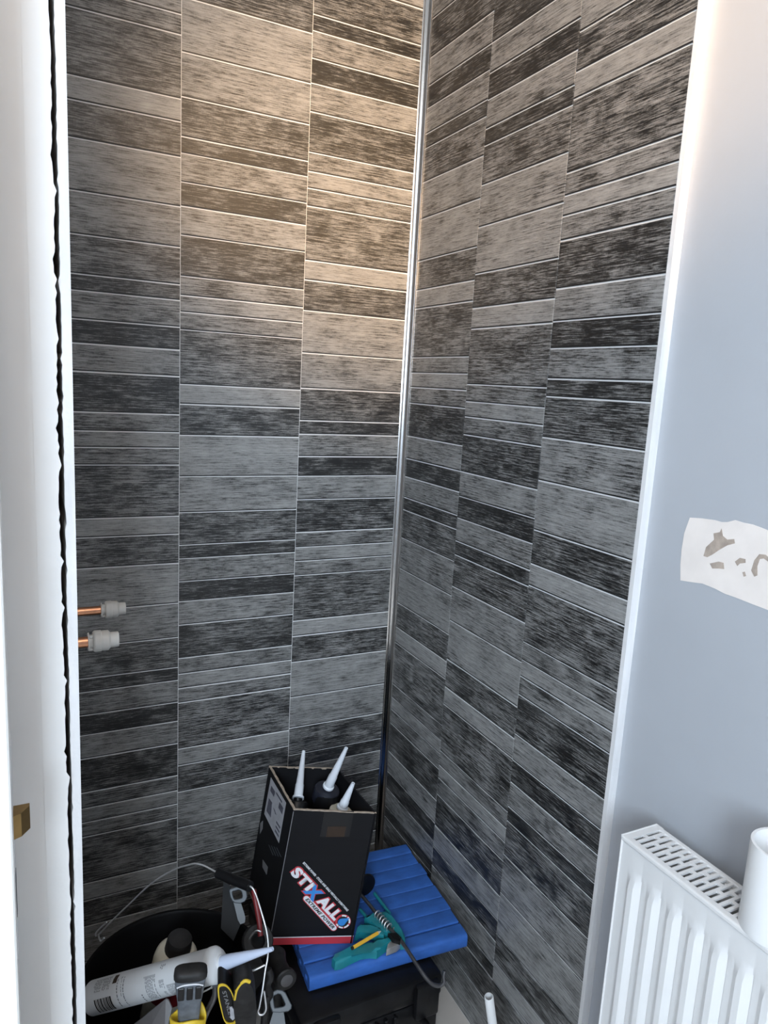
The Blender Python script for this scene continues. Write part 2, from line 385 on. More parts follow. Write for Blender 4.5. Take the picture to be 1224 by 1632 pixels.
# white cut edge of the right-hand boards against the painted wall, a little ragged
def ragged_strip(name, x0, x1, y0, y1, m, axis, amp, parent=None, n=420):
    bm = NB(); rows = []
    for i in range(n + 1):
        z = FLOOR + .001 + (CEIL - FLOOR - .002) * i / n
        d = amp * (random.random() - .5) * .5 + amp * .18 * math.sin(z * 9) + amp * .12 * math.sin(z * 57) + (random.choice((-1, 1)) * amp * .7 if random.random() < .07 else 0)
        if axis == 'x1': c = [(x0, y0), (x1 + d, y0), (x1 + d, y1), (x0, y1)]
        elif axis == 'x0': c = [(x0 + d, y0), (x1, y0), (x1, y1), (x0 + d, y1)]
        else: c = [(x0, y0 + d), (x1, y0 + d), (x1, y1), (x0, y1)]
        rows.append([bm.verts.new((x, y, z)) for x, y in c])
    for a, b in zip(rows, rows[1:]):
        for k in range(4): bm.faces.new((a[k], a[(k + 1) % 4], b[(k + 1) % 4], b[k]))
    bm.faces.new(rows[0][::-1]); bm.faces.new(rows[-1])
    return finish(name, bm, m, parent)
struct(ragged_strip('trim_2', -0.0008, WX + .001, -0.7265, -0.7188, 'panel_edge', 'x1', 0.0012))
# lining board of the alcove's left side: its cut white edge faces the camera
struct(ragged_strip('trim_3', -0.7497, -0.741, -0.732, 0.0, 'panel_edge', 'x0', 0.0016))
struct(ragged_strip('trim_4', -0.775, -0.7545, -0.7425, -0.7418, 'white_paint', 'x1', 0.0028))

# filler patch on the painted wall
ppx = [(1100,825),(1118,826),(1140,829),(1150,832),(1160,832),(1172,829),(1185,833),(1200,836),(1224,845)]
top = [(onx(*p, WX).y, onx(*p, WX).z) for p in ppx]
bot = [(onx(*p, WX).y, onx(*p, WX).z) for p in [(1224,972),(1200,963),(1175,953),(1155,946),(1140,938),(1120,930),(1104,928),(1085,925)]]
left = [(onx(*p, WX).y, onx(*p, WX).z) for p in [(1085,900),(1087,875),(1091,850),(1096,836)]]
poly = top + [(-0.985, -0.151), (-1.05, -0.17), (-1.075, -0.21), (-1.04, -0.245), (-0.985, -0.25)] + bot + left
def wallpoly(bm, poly, x, h):
    a = [bm.verts.new((x, y, z)) for y, z in poly]; b = [bm.verts.new((x - h, y, z)) for y, z in poly]; n = len(poly)
    bm.faces.new(b); bm.faces.new(a[::-1])
    for i in range(n): bm.faces.new((a[i], a[(i + 1) % n], b[(i + 1) % n], b[i]))
bm = NB(); wallpoly(bm, poly, WX + .0003, 0.0011); patch = finish('filler_patch', bm, 'filler', wall_right)
spots = [[(1122,886),(1126,872),(1139,860),(1138,850),(1148,848),(1151,842),(1153,854),(1160,860),(1171,859),(1172,866),(1160,869),(1146,877),(1136,884),(1128,888)],
         [(1132,898),(1146,895),(1154,897),(1155,907),(1146,906),(1136,906)],
         [(1172,895),(1180,889),(1189,891),(1189,897),(1180,898),(1176,902)],
         [(1184,912),(1188,911),(1190,918),(1186,919)],
         [(1198,909),(1203,893),(1211,883),(1221,884),(1230,892),(1228,897),(1218,890),(1212,891),(1208,902),(1208,917),(1203,919)]]
for s in spots:
    bm = NB(); wallpoly(bm, [(onx(*p, WX).y, onx(*p, WX).z) for p in s], WX - .0006, 0.0005)
    finish('bare_spot', bm, 'bare', patch)

# ------------------------------------------------------------------ door with latch at the left
door_loc = V((-1.20, -0.845, FLOOR))
bm = NB(); box(bm, -1.56, -0.8005, -0.868, -0.824, FLOOR + .006, 0.72, 0.0015, 1)
door = struct(finish('door_1', bm, 'door_paint'))
zc = -0.3745
bm = NB(); box(bm, -0.8007, -0.7998, -0.857, -0.835, zc - .12, zc + .075); fp = finish('lock_plate', bm, 'steel', door)
bm = NB(); prism(bm, [(0, 0), (0.0125, 0), (0.0125, -.004), (0.006, -.0135), (0, -.0165)], 0.021, Matrix.Translation((-0.800, -0.838, zc - .0105)))
finish('latch_bolt', bm, 'brass', door)
bm = NB(); box(bm, -0.7999, -0.7994, -0.851, -0.841, zc - .085, zc - .045); finish('keyhole_slot', bm, 'dark_gap', door)

# ------------------------------------------------------------------ copper pipes with push-fit stop ends
def stop_pipe(y, z, xe, label):
    o = thing('copper_pipe', (-0.741, y, z), label, 'pipe', 'capped pipe stubs')
    m = frame((0, y, z), (1, 0, 0), (0, 0, 1))
    bm = NB(); lathe(bm, [(.0075, -0.765), (.0075, xe - .02)], 20, m); finish('pipe', bm, 'copper', o, smooth=40)
    s = xe - .0405
    bm = NB()
    lathe(bm, [(.0077, s), (.0125, s), (.0128, s + .0018), (.0095, s + .0024), (.0093, s + .0062), (.0130, s + .0066), (.0146, s + .0082), (.0150, s + .0095), (.0150, s + .017),
               (.0141, s + .0175), (.0141, s + .0265), (.0128, s + .0275), (.0108, s + .0295), (.0106, s + .0395), (.0098, s + .0405), (0, s + .0405)], 28, m)
    f = finish('stop_end', bm, 'fitting', o, smooth=30)
    for k in range(3):
        a = k * 2.1; bm = NB()
        box(bm, s + .0022, s + .0066, y + .0105 * math.cos(a) - .0018, y + .0105 * math.cos(a) + .0018, z + .0105 * math.sin(a) - .0018, z + .0105 * math.sin(a) + .0018)
        finish('collet_rib', bm, 'fitting', f)
p = at(200, 969, 1.26); stop_pipe(p.y, p.z, p.x, 'upper copper pipe stub with a white plastic stop end')
p = at(189, 1018, 1.02); stop_pipe(p.y, p.z, p.x, 'lower copper pipe stub with a white plastic stop end')

# ------------------------------------------------------------------ radiator
RT, RB = -0.576, -1.16; RX0, RX1 = -0.0785, -0.016; RY0, RY1 = -0.831, -2.03
rad = thing('radiator', (-0.047, (RY0 + RY1) / 2, RB), 'white steel panel radiator with a slotted top grille on the grey wall', 'radiator')
prof = []; y = RY0 - .016
fl = []     # (y, x) zigzag of the pressed front
pitch = 0.0327; ystart = -0.846
fx = RX0
rows_y = [RY0 - .001, ystart]; heights = [0, 0]
yy = ystart; seq = []
while yy - pitch > RY1 + .012:
    seq += [(yy, 0), (yy - .0025, .0), (yy - .0100, .0058), (yy - .0180, .0058), (yy - .0245, 0.0005), (yy - .0257, -.0014), (yy - .0272, 0)]
    yy -= pitch
seq += [(yy, 0), (RY1 + .001, 0)]
seq = [(RY0 - .001, 0)] + seq
bm = NB()
zrows = [(RT - .006, 0), (RT - .034, 0), (RT - .044, .35), (RT - .058, 1), (RB + .06, 1), (RB + .04, 0), (RB + .004, 0)]
grid = [[bm.verts.new((fx - h * k, y, z)) for (y, h) in seq] for (z, k) in zrows]
for a, b in zip(grid, grid[1:]):
    for i in range(len(a) - 1): bm.faces.new((a[i], a[i + 1], b[i + 1], b[i]))
finish('front_panel', bm, 'white_enamel', rad, smooth=25)
bm = NB(); box(bm, RX1 - .012, RX1, RY1, RY0, RB, RT - .006, .002); finish('back_panel', bm, 'white_enamel', rad)
bm = NB(); box(bm, RX0 + .004, RX0 + .012, RY1 + .006, RY0 - .006, RB + .01, RT - .012); finish('inner_panel', bm, 'shaded_enamel', rad)
for ya, yb in ((RY0 - .0025, RY0), (RY1, RY1 + .0025)):
    bm = NB(); box(bm, RX0 - .002, RX1 + .001, ya, yb, RB, RT + .0005, .0008); finish('side_panel', bm, 'white_enamel', rad)
bm = NB()
box(bm, RX0 - .0025, RX0 + .0085, RY1, RY0, RT - .0075, RT, .0022, 2)
box(bm, RX1 - .0075, RX1 + .001, RY1, RY0, RT - .0075, RT, .0018, 2)
box(bm, RX0 - .0015, RX1 + .001, RY0 - .012, RY0 + .0003, RT - .004, RT - .0001); box(bm, RX0 - .0015, RX1 + .001, RY1 - .0003, RY1 + .012, RT - .004, RT - .0001)
yy = RY0 - .012; k = 0
gp = 0.0098; xa, xb = RX0 + .006, RX1 - .005; W = xb - xa
while yy - gp > RY1 + .012:
    box(bm, xa, xb, yy - gp, yy - gp + .0042, RT - .003, RT - .0003)          # cross bar behind each slot
    c0 = xa + W * (.36 if k % 2 == 0 else .60)
    box(bm, c0, c0 + .0055, yy - gp + .0042, yy, RT - .003, RT - .0003)       # staggered bridge
    yy -= gp; k += 1
finish('top_grille', bm, 'white_enamel', rad)
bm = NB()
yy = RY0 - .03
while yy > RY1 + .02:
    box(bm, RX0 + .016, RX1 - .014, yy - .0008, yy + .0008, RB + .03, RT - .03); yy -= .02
finish('convector_fins', bm, 'shaded_enamel', rad)['kind'] = 'stuff'
for yb in (-1.0, -1.86):
    bm = NB(); box(bm, RX1 - .002, WX - .0002, yb - .02, yb + .02, RB + .1, RT - .1); finish('bracket', bm, 'white_enamel', rad)
for ys in (-0.862, -1.99):
    bm = NB(); lathe(bm, [(.0075, FLOOR + .001), (.0075, RB + .02)], 16, Matrix.Translation((-0.047, ys, 0))); finish('feed_pipe', bm, 'white_enamel', rad, smooth=40)

# white tube standing on the radiator
tb = V((-0.0475, -1.0305, RT)); R = .0365
bm = NB(); lathe(bm, [(R, 0.0), (R, .1015), (R - .0004, .1022), (R - .0036, .1022), (R - .004, .1015), (R - .004, 0.0), (R, 0.0)], 48, Matrix.Translation(tb), cap=False)
o = finish('paper_tube', bm, 'white_plastic', smooth=35); tag(o, 'short white open tube standing on the radiator top', 'tube')

# ------------------------------------------------------------------ black tool case under the blue mat
CX0, CX1, CY0, CY1, CT = -0.385, -0.107, -0.478, -0.155, -1.0835
case = thing('tool_case', ((CX0 + CX1) / 2, (CY0 + CY1) / 2, FLOOR), 'scuffed black plastic tool case under the blue foam mat', 'tool case')
bm = NB(); box(bm, CX0, CX1, CY0 + .006, CY1, FLOOR + .0005, CT - .05, .008, 2); finish('body', bm, 'black_plastic', case, smooth=40)
bm = NB(); box(bm, CX0 - .003, CX1 + .003, CY0 + .002, CY1 + .003, CT - .047, CT, .008, 2); lid = finish('lid', bm, 'black_plastic', case, smooth=40)
for x in (CX0 + .02, CX1 - .058):
    bm = NB(); box(bm, x, x + .05, CY0 - .008, CY0 + .008, CT - .075, CT - .004, .005, 2); finish('latch', bm, 'black_plastic', case, smooth=40)
for i in range(6):
    x = CX0 + .084 + i * .019
    bm = NB(); box(bm, x, x + .008, CY0 - .002, CY0 + .010, FLOOR + .02, CT - .055, .002); finish('rib', bm, 'black_plastic', case)
for i in range(7):
    y = CY0 + .03 + i * .042
    bm = NB(); box(bm, CX1 - .004, CX1 + .003, y, y + .012, FLOOR + .02, CT - .055, .002); finish('rib', bm, 'black_plastic', case)
bm = NB(); xm = CX0 + .19
tube(bm, smoothpath([V((xm - .05, CY0 + .004, CT - .085)), V((xm - .05, CY0 - .02, CT - .085)), V((xm, CY0 - .027, CT - .083)), V((xm + .05, CY0 - .02, CT - .085)), V((xm + .05, CY0 + .004, CT - .085))], 5), .006, 8)
finish('handle', bm, 'black_plastic', case, smooth=60)

# ------------------------------------------------------------------ blue foam mat of eight hollow ribs
PZ = -1.050; TH = .030
nr, fr, nl = V((-.031, -.444, 0)), V((-.053, -.143, 0)), V((-.352, -.423, 0))
ex = (nr - nl).normalized(); Lx = (nr - nl).length; ey = V((-ex.y, ex.x, 0)); Ly = (fr - nr).length
base = nl + V((0, 0, PZ - TH))
mat_ = thing('foam_mat', (nl + nr) / 2 + ey * Ly / 2 + V((0, 0, PZ - TH)), 'blue ribbed foam mat of hollow strips lying on the black tool case', 'foam mat')
wr = Ly / 8
for i in range(8):
    mt = Matrix(((ey.x, 0, ex.x, 0), (ey.y, 0, ex.y, 0), (0, 1, 0, 0), (0, 0, 0, 1)))
    mt.translation = base + ey * (wr * (i + .5)) + V((0, 0, TH / 2)) + ex * random.uniform(-.002, .002)
    bm = NB()
    outer = rrect(wr - .0006, TH, .0070 if i in (0, 7) else .0022, 3); inner = rrect(wr * .42, TH * .40, .0055, 3)
    ringprism(bm, outer, inner, Lx, mt)
    es = [e for e in bm.edges if len(e.link_faces) == 2 and e.calc_face_angle(0) > 1.2]
    finish('rib', bm, 'blue_foam', mat_, smooth=35)

# ------------------------------------------------------------------ cardboard box of sealant cartridges
BZ = PZ + .0006
bfl = onz(430, 1506, BZ); bfr = onz(561, 1503, BZ)
TZ = -0.775
tfl = onz(468, 1290, TZ); tbl = onz(429, 1221, TZ); tbr = onz(538, 1224, TZ)
_n = (bfr - bfl).cross(tfl - bfl).normalized(); _d = ray(600, 1296); tfr = CAM + _d * ((bfl - CAM).dot(_n) / _d.dot(_n))
bbl = bfl + (tbl - tfl); bbr = bfr + (tbr - tfr); bbr.z = BZ
crt = thing('sealant_box', (bfl + bfr + bbl + bbr) / 4, 'open black cardboard box with a red base band standing on the blue mat', 'box')
def panel(name, a, b, c, d, inward, m, parent, t=.0035):     # quad a b (bottom) c d (top) thickened inward
    n = V(inward).normalized() * t
    bm = NB(); hexa(bm, [a, b, b + n, a + n, d, c, c + n, d + n]); return finish(name, bm, m, parent)
cen = (tfl + tfr + tbl + tbr) / 4
def inw(a, b, d):
    n = (b - a).cross(d - a).normalized(); return n if n.dot((bfl + bfr + bbl + bbr) / 4 + V((0, 0, .1)) - a) > 0 else -n
front = panel('front_panel', bfl, bfr, tfr, tfl, inw(bfl, bfr, tfl), 'black_card', crt)
side_l = panel('side_panel', bbl, bfl, tfl, tbl, inw(bbl, bfl, tbl), 'black_card', crt)
panel('side_panel', bfr, bbr, tbr, tfr, inw(bfr, bbr, tfr), 'black_card', crt)
panel('back_panel', bbr, bbl, tbl, tbr, inw(bbr, bbl, tbr), 'black_card', crt)
bm = NB(); up = V((0, 0, .003)); hexa(bm, [bfl, bfr, bbr, bbl, bfl + up, bfr + up, bbr + up, bbl + up]); finish('base', bm, 'cardboard', crt)
# raw torn rims
def rim(a, b, n_in, amp):
    bm = NB(); n = V(n_in).normalized(); pts = []
    K = 22; rows = []
    for i in range(K + 1):
        p = a.lerp(b, i / K) + V((0, 0, random.uniform(0, amp))); w = .0032 + random.uniform(0, amp)
        rows.append([bm.verts.new(p - n * .0004), bm.verts.new(p + n * w), bm.verts.new(p + n * w - V((0, 0, .0022))), bm.verts.new(p - n * .0004 - V((0, 0, .0016)))])
    for r, s in zip(rows, rows[1:]):
        for k in range(4): bm.faces.new((r[k], r[(k + 1) % 4], s[(k + 1) % 4], s[k]))
    bm.faces.new(rows[0]); bm.faces.new(rows[-1][::-1])
    finish('torn_rim', bm, 'cardboard', crt)
rim(tfl, tfr, inw(bfl, bfr, tfl), .0008); rim(tbl, tfl, inw(bbl, bfl, tbl), .0016); rim(tbr, tbl, inw(bbr, bbl, tbr), .0006)
bm = NB(); tube(bm, [tfl + V((0, 0, -.004)), bfl + V((0, 0, .012))], .0008, 6); finish('worn_edge', bm, 'dim_print', crt)
# front print: plane frame on the front panel
fn = -inw(bfl, bfr, tfl)
def face_pt(px, py, origin, n):
    d = ray(px, py); return CAM + d * ((origin - CAM).dot(n) / d.dot(n))
def quad_on(name, pxs, m, parent, origin, n, lift):
    bm = NB(); vs = [bm.verts.new(face_pt(x, y, origin, n) + n * lift) for x, y in pxs]; vb = [bm.verts.new(v.co - n * (lift + .0002)) for v in vs]
    k = len(vs); bm.faces.new(vs); bm.faces.new(vb[::-1])
    for i in range(k): bm.faces.new((vs[i], vs[(i + 1) % k], vb[(i + 1) % k], vb[i]))
    return finish(name, bm, m, parent)
F = lambda x, y: face_pt(x, y, bfl, fn)
wd = (bfr - bfl); hd = (tfl - bfl)
def Q(u0, u1, v0, v1, name, m, lift, parent=front):
    bm = NB(); pts = [bfl + wd * u + hd * v + fn * lift for u, v in ((u0, v0), (u1, v0), (u1, v1), (u0, v1))]; lo = [p - fn * (lift + .0001) for p in pts]
    hexa(bm, lo + pts); return finish(name, bm, m, parent)
Q(.0, 1.0, .0, .052, 'red_band', 'red_print', .0004); Q(.0, 1.0, .052, .058, 'white_line', 'white_print', .0004)
Q(.37, .72, .80, .985, 'clear_tape', 'clear_tape', .0003); Q(.44, .66, .80, .875, 'brown_tape', 'tape', .0006)
z0 = lambda a, b: F(450 + a / 10.2, 1360 + b / 10.2)
P0, P1 = z0(118, 318), z0(850, 1108)
ux = (P1 - P0); WL = ux.length; ux = ux.normalized(); uy = fn.cross(ux).normalized()
ht = abs((z0(500, 470) - z0(352, 585)).dot(uy))
TM = Matrix(((ux.x, uy.x, fn.x, P0.x), (ux.y, uy.y, fn.y, P0.y), (ux.z, uy.z, fn.z, P0.z), (0, 0, 0, 1)))
def place(bm, lift, name, m, parent=front):
    for v in bm.verts: v.co.z += lift
    bmesh.ops.transform(bm, matrix=TM, verts=bm.verts[:]); return finish(name, bm, m, parent, recalc=False)
for s, a, b, y0, y1, m in (('STI', .0, .375, 0, ht, 'white_print'), ('X', .325, .565, -.22 * ht, 1.0 * ht, 'blue_print'), ('ALL', .575, .985, 0, ht, 'white_print')):
    bm = text_bm(s, 0, 0, 0.0, 0.055); ref = fit(bm, a * WL, b * WL, y0, y1); place(bm, .0011, 'lettering', m)
    bm = text_bm(s, 0, 0, 0.0, 0.10); xs = [v.co.x for v in bm.verts]; ys = [v.co.y for v in bm.verts]
    g = .0024; fit(bm, a * WL - g, b * WL + g, y0 - g, y1 + g); place(bm, .0007, 'lettering_outline', 'red_print')
def sheet(poly, lift, name, m, h=.0002):
    bm = NB(); prism(bm, poly, h); place(bm, lift, name, m)
def loc2(a, b):
    d = z0(a, b) - P0; return d.dot(ux), d.dot(uy)
# pill with EXTREME POWER
a0, a1 = loc2(385, 735), loc2(840, 1205)
pw = a1[0] - a0[0]; pcx, pcy = (a0[0] + a1[0]) / 2, (a0[1] + a1[1]) / 2; ph = .0105
sheet(rrect(pw + ph * 1.25, ph * 1.32, ph * .65, 6, pcx, pcy), .0003, 'pill_outline', 'red_print'); sheet(rrect(pw + ph, ph, ph * .49, 6, pcx, pcy), .0006, 'pill', 'white_print')
bm = text_bm('EXTREME POWER', 0, 0, 0.25, 0.045); fit(bm, pcx - pw / 2, pcx + pw / 2, pcy - ph * .33, pcy + ph * .33); place(bm, .0010, 'lettering', 'black_print')
s0, s1 = loc2(338, 150), loc2(1070, 925)
bm = text_bm('EXTREME POWER \u00b7 STICKS AND SEALS VIRTUALLY EVERYTHING', 0, 0, 0.0, 0.04); fit(bm, s0[0], s1[0], min(s0[1], s1[1]) - .0014, max(s0[1], s1[1]) + .0014) if abs(s0[1] - s1[1]) < .003 else fit(bm, s0[0], s1[0], (s0[1] + s1[1]) / 2 - .0025, (s0[1] + s1[1]) / 2 + .0025)
place(bm, .0007, 'lettering', 'white_print')
# drop emblem
dc = loc2(985, 1105); rd = (z0(985, 1105) - z0(1075, 1175)).length
sheet([(dc[0] + rd * 1.04 * math.cos(t * math.pi / 16), dc[1] + rd * 1.04 * math.sin(t * math.pi / 16)) for t in range(32)], .0003, 'emblem_disc', 'red_print')
sheet([(dc[0] + rd * .76 * math.cos(t * math.pi / 16), dc[1] + rd * .76 * math.sin(t * math.pi / 16)) for t in range(32)], .0009, 'emblem_centre', 'black_print')
for t0, t1 in ((-28, 18), (32, 96), (110, 150), (-78, -40), (-110, -86)):
    bm = NB(); K = 8
    pts = [(dc[0] + rd * .98 * math.cos(math.radians(t0 + (t1 - t0) * k / K)), dc[1] + rd * .98 * math.sin(math.radians(t0 + (t1 - t0) * k / K))) for k in range(K + 1)] + \
          [(dc[0] + rd * .76 * math.cos(math.radians(t1 - (t1 - t0) * k / K)), dc[1] + rd * .76 * math.sin(math.radians(t1 - (t1 - t0) * k / K))) for k in range(K + 1)]
    prism(bm, pts, .0002); place(bm, .0008, 'emblem_ring', 'white_print')
tip = loc2(1092, 1043); bc = loc2(965, 1112); dv = V((tip[0] - bc[0], tip[1] - bc[1])); an = math.atan2(dv.y, dv.x); rb = rd * .52
drop = [(tip[0], tip[1])] + [(bc[0] + rb * math.cos(an + math.radians(t)), bc[1] + rb * math.sin(an + math.radians(t))) for t in range(62, 300, 14)]
sheet(drop, .0012, 'emblem_drop', 'blue_print')
# left side: paper label with smudged print, small marks
sn = -inw(bbl, bfl, tbl)
SL = lambda pxs, name, m, lift, par=side_l: quad_on(name, pxs, m, par, bfl, sn, lift)
lab = SL([(432, 1239), (456, 1279.5), (444.5, 1343.5), (421.5, 1297)], 'paper_label', 'paper', .0004)
for pxs in ([(429, 1272), (434, 1279), (432, 1303), (425, 1292)], [(433, 1252), (439, 1262), (437, 1270), (431, 1260)], [(446, 1278), (452, 1288), (450, 1298), (444, 1287)],
            [(436, 1287), (438, 1290), (441, 1299), (439, 1297)], [(441, 1308), (447, 1318), (446.5, 1321), (440.5, 1311)], [(440, 1315), (446, 1325), (445.5, 1328), (439.5, 1318)], [(439, 1321), (445, 1332), (444.5, 1335), (438.5, 1325)],
            [(441, 1262), (450, 1277), (449.5, 1280), (440.5, 1265)]):
    SL(pxs, 'label_print', 'label_smudge', .0007)
SL([(415, 1312), (419, 1308), (418.5, 1321), (414.5, 1329)], 'side_mark', 'dim_print', .0004)
SL([(419, 1370), (427, 1382), (425, 1394), (418.5, 1382)], 'side_mark', 'dim_print', .0004)
for i in range(4):
    x = 428 + i * 4.2; SL([(x, 1346 + i * 1.5), (x + 1.2, 1347 + i * 1.5), (x + 8, 1363 + i), (x + 7, 1363 + i)], 'side_text', 'clip_plastic', .0004)

def nozzle_prof(L, r0, r1, fl): return [(0, 0), (fl, 0), (fl, .004), (r0, .0055), (r0 * .97, L * .28), (r0 * .86, L * .30), (r1, L), (r1 * .6, L), (r1 * .6, L - .004), (0, L - .004)]
def tip_for(base, px, py, L):
    best = None
    for k in range(400):
        d = .9 + k * .0025; p = at(px, py, d); e = abs((p - base).length - L)
        if p.z > base.z and (best is None or e < best[0]): best = (e, p)
    return best[1]
lean = (tfl - bfl).normalized()
def in_box(px, py, z, tpx, tpy, Ln, body, neck, r, label):
    base_ = onz(px, py, z); tp = tip_for(base_, tpx, tpy, Ln)
    o = thing('sealant_cartridge', base_ - lean * .2, label, 'cartridge', 'cartridges standing in the open box')
    m = frame(base_, lean); Lb = (base_.z - BZ - .006) / lean.z
    bm = NB(); lathe(bm, [(0, -Lb), (r, -Lb), (r, -.016), (r * .97, -.010)], 32, m); finish('barrel', bm, body, o, smooth=40)
    bm = NB(); lathe(bm, [(r * .97, -.030), (r * 1.02, -.030), (r * 1.02, -.008), (r * .97, -.005), (r * .4, -.004), (.0085, -.001), (.0085, .002), (0, .002)], 32, frame(base_, lean * .45 + (tp - base_).normalized() * .55)); finish('shoulder_cap', bm, neck, o, smooth=40)
    bm = NB(); lathe(bm, nozzle_prof((tp - base_).length, .0088, .0034, .0112), 24, frame(base_, tp - base_)); finish('nozzle', bm, 'nozzle', o, smooth=40)
in_box(475, 1273, -.799, 484, 1197, .100, 'black_plastic', 'black_plastic', .0215, 'dark sealant cartridge with an upright white nozzle beside the box label')
in_box(523, 1254, -.782, 552, 1192, .105, 'black_plastic', 'navy_cap', .0250, 'black capped sealant cartridge with the tallest tilted white nozzle')
in_box(545, 1288, -.806, 563, 1248, .060, 'cream', 'cream', .0225, 'cream sealant cartridge with a short white nozzle near the box front')

# ------------------------------------------------------------------ teal caulking gun lying on the mat
GZ = PZ
g = lambda x, y, h=.012: onz(x, y, GZ + h)
gun = thing('caulking_gun', g(625, 1480, 0), 'teal caulking gun with a black hooked rod lying on the blue mat', 'caulking gun')
def flat(name, pxs, h0, h1, m, parent, bev=.003):
    bm = NB(); pts = [onz(x, y, GZ + h1) for x, y in pxs]
    if sum((pts[i].x * pts[(i + 1) % len(pts)].y - pts[(i + 1) % len(pts)].x * pts[i].y) for i in range(len(pts))) < 0: pts = pts[::-1]
    lo = [bm.verts.new((p.x, p.y, GZ + h0)) for p in pts]; hi = [bm.verts.new((p.x, p.y, GZ + h1)) for p in pts]; n = len(pts)
    bm.faces.new(lo[::-1]); ft = bm.faces.new(hi)
    for i in range(n): bm.faces.new((lo[i], lo[(i + 1) % n], hi[(i + 1) % n], hi[i]))
    if bev: bmesh.ops.bevel(bm, geom=list(ft.edges), offset=bev, segments=2, affect='EDGES', profile=.6)
    bmesh.ops.triangulate(bm, faces=[f for f in bm.faces if len(f.verts) > 4])
    return finish(name, bm, m, parent, smooth=40)
flat('handle', [(529, 1526), (533, 1519), (546, 1515), (566, 1509), (580, 1501), (594, 1500), (604, 1502), (610, 1497), (622, 1489), (632, 1493), (620, 1501), (607, 1510), (601, 1515), (590, 1514), (575, 1516), (560, 1523), (545, 1531), (534, 1533)], .001, .019, 'teal', gun, .006)
flat('frame', [(581, 1461), (597, 1457), (601, 1453), (617, 1451), (624, 1459), (634, 1472), (640, 1481), (646, 1491), (646, 1499), (638, 1500), (634, 1491), (622, 1489), (610, 1484), (606, 1478), (590, 1470)], .001, .020, 'teal', gun, .004)
flat('trigger', [(569, 1477), (575, 1472), (590, 1476), (606, 1477), (613, 1484), (612, 1491), (602, 1489), (588, 1485), (574, 1484), (566, 1490)], .004, .020, 'teal', gun, .003)
for (x0_, y0_), (x1_, y1_) in (((574, 1450), (588, 1466)), ((597, 1424), (621, 1456))):
    bm = NB(); tube(bm, [g(x0_, y0_, .008), g(x1_, y1_, .010)], .0035, 8); finish('cradle_rail', bm, 'teal', gun, smooth=60)
rod = [(566, 1415, .020), (588, 1441, .020), (604, 1461, .021), (625, 1484, .022), (640, 1501, .023), (655, 1523, .020), (668, 1543, .014), (680, 1560, .008), (690, 1569, .006), (701, 1571, .010), (708, 1565, .018), (707, 1556, .027), (709, 1547, .036)]
bm = NB(); pts = smoothpath([onz(x, y, GZ + h) for x, y, h in rod], 4); tube(bm, pts, .0036, 8); finish('rod', bm, 'dark_steel', gun, smooth=60)
bm = NB(); pa, pb = onz(600, 1456, GZ + .022), onz(623, 1481, GZ + .023); ax = (pb - pa); fm = frame(pa, ax)
hp = [fm @ V((.0072 * math.cos(t * .7), .0072 * math.sin(t * .7), ax.length * t / 54)) for t in range(55)]
tube(bm, hp, .0013, 6); finish('spring', bm, 'steel', gun, smooth=60)
bm = NB(); lathe(bm, [(.004, -.003), (.0225, -.003), (.0235, 0), (.0225, .003), (.004, .004)], 28, frame(onz(582, 1410, GZ + .0245), onz(604, 1461, GZ + .021) - onz(566, 1415, GZ + .020))); finish('plunger_plate', bm, 'black_plastic', gun, smooth=40)
flat('catch_plate', [(627, 1493), (634, 1492), (641, 1499), (632, 1507), (616, 1513), (618, 1504)], .004, .018, 'steel', gun, .002)
flat('release_tab', [(618, 1487), (632, 1486), (640, 1494), (638, 1500), (626, 1496)], .018, .0265, 'black_plastic', gun, .001)
pn = thing('pencil', onz(560, 1511, GZ + .03), 'short yellow pencil resting across the teal gun handle', 'pencil')
pa, pb = onz(563, 1510, GZ + .0225), onz(602, 1487, GZ + .026); fm = frame(pa, pb - pa); Lp = (pb - pa).length
bm = NB(); lathe(bm, [(.0034, 0), (.0034, Lp)], 6, fm); finish('shaft', bm, 'pencil', pn)
bm = NB(); lathe(bm, [(.0034, Lp), (.0012, Lp + .006), (.0003, Lp + .008)], 6, fm); finish('tip', bm, 'cream', pn)
bm = NB(); lathe(bm, [(.0033, -.004), (.0033, 0.0)], 6, fm); finish('worn_end', bm, 'tape', pn)

# ------------------------------------------------------------------ builder's bucket
BC = V((-.585, -.392, FLOOR)); BR, BH = .150, .298
bucket = thing('bucket', BC, 'black plastic bucket full of tools with a raised wire handle', 'bucket')
mt = Matrix.Translation(BC)
bm = NB()
lathe(bm, [(0, .001), (.112, .001), (.116, .004), (BR - .006, BH - .03), (BR, BH - .03), (BR + .002, BH - .004), (BR, BH), (BR - .005, BH), (BR - .008, BH - .004), (.113, .008), (0, .008)], 56, mt)
finish('tub', bm, 'bucket', bucket, smooth=40)
bail = [(157, 1490, 1.262), (178, 1468, 1.262), (205, 1442, 1.26), (240, 1409, 1.25), (275, 1387, 1.24), (300, 1378.5, 1.23), (312, 1376.5, 1.225), (326, 1380, 1.22), (345, 1390, 1.21), (372, 1402, 1.19), (398, 1412, 1.17), (407, 1424, 1.165), (417, 1455, 1.15), (425, 1485, 1.14), (427.5, 1510, 1.13), (426, 1530, 1.12), (423, 1545, 1.115), (418, 1580, 1.105), (413, 1606, 1.10)]
bm = NB(); tube(bm, smoothpath([at(*b) for b in bail], 4), .0015, 8); hand = finish('wire_handle', bm, 'steel', bucket, smooth=60)
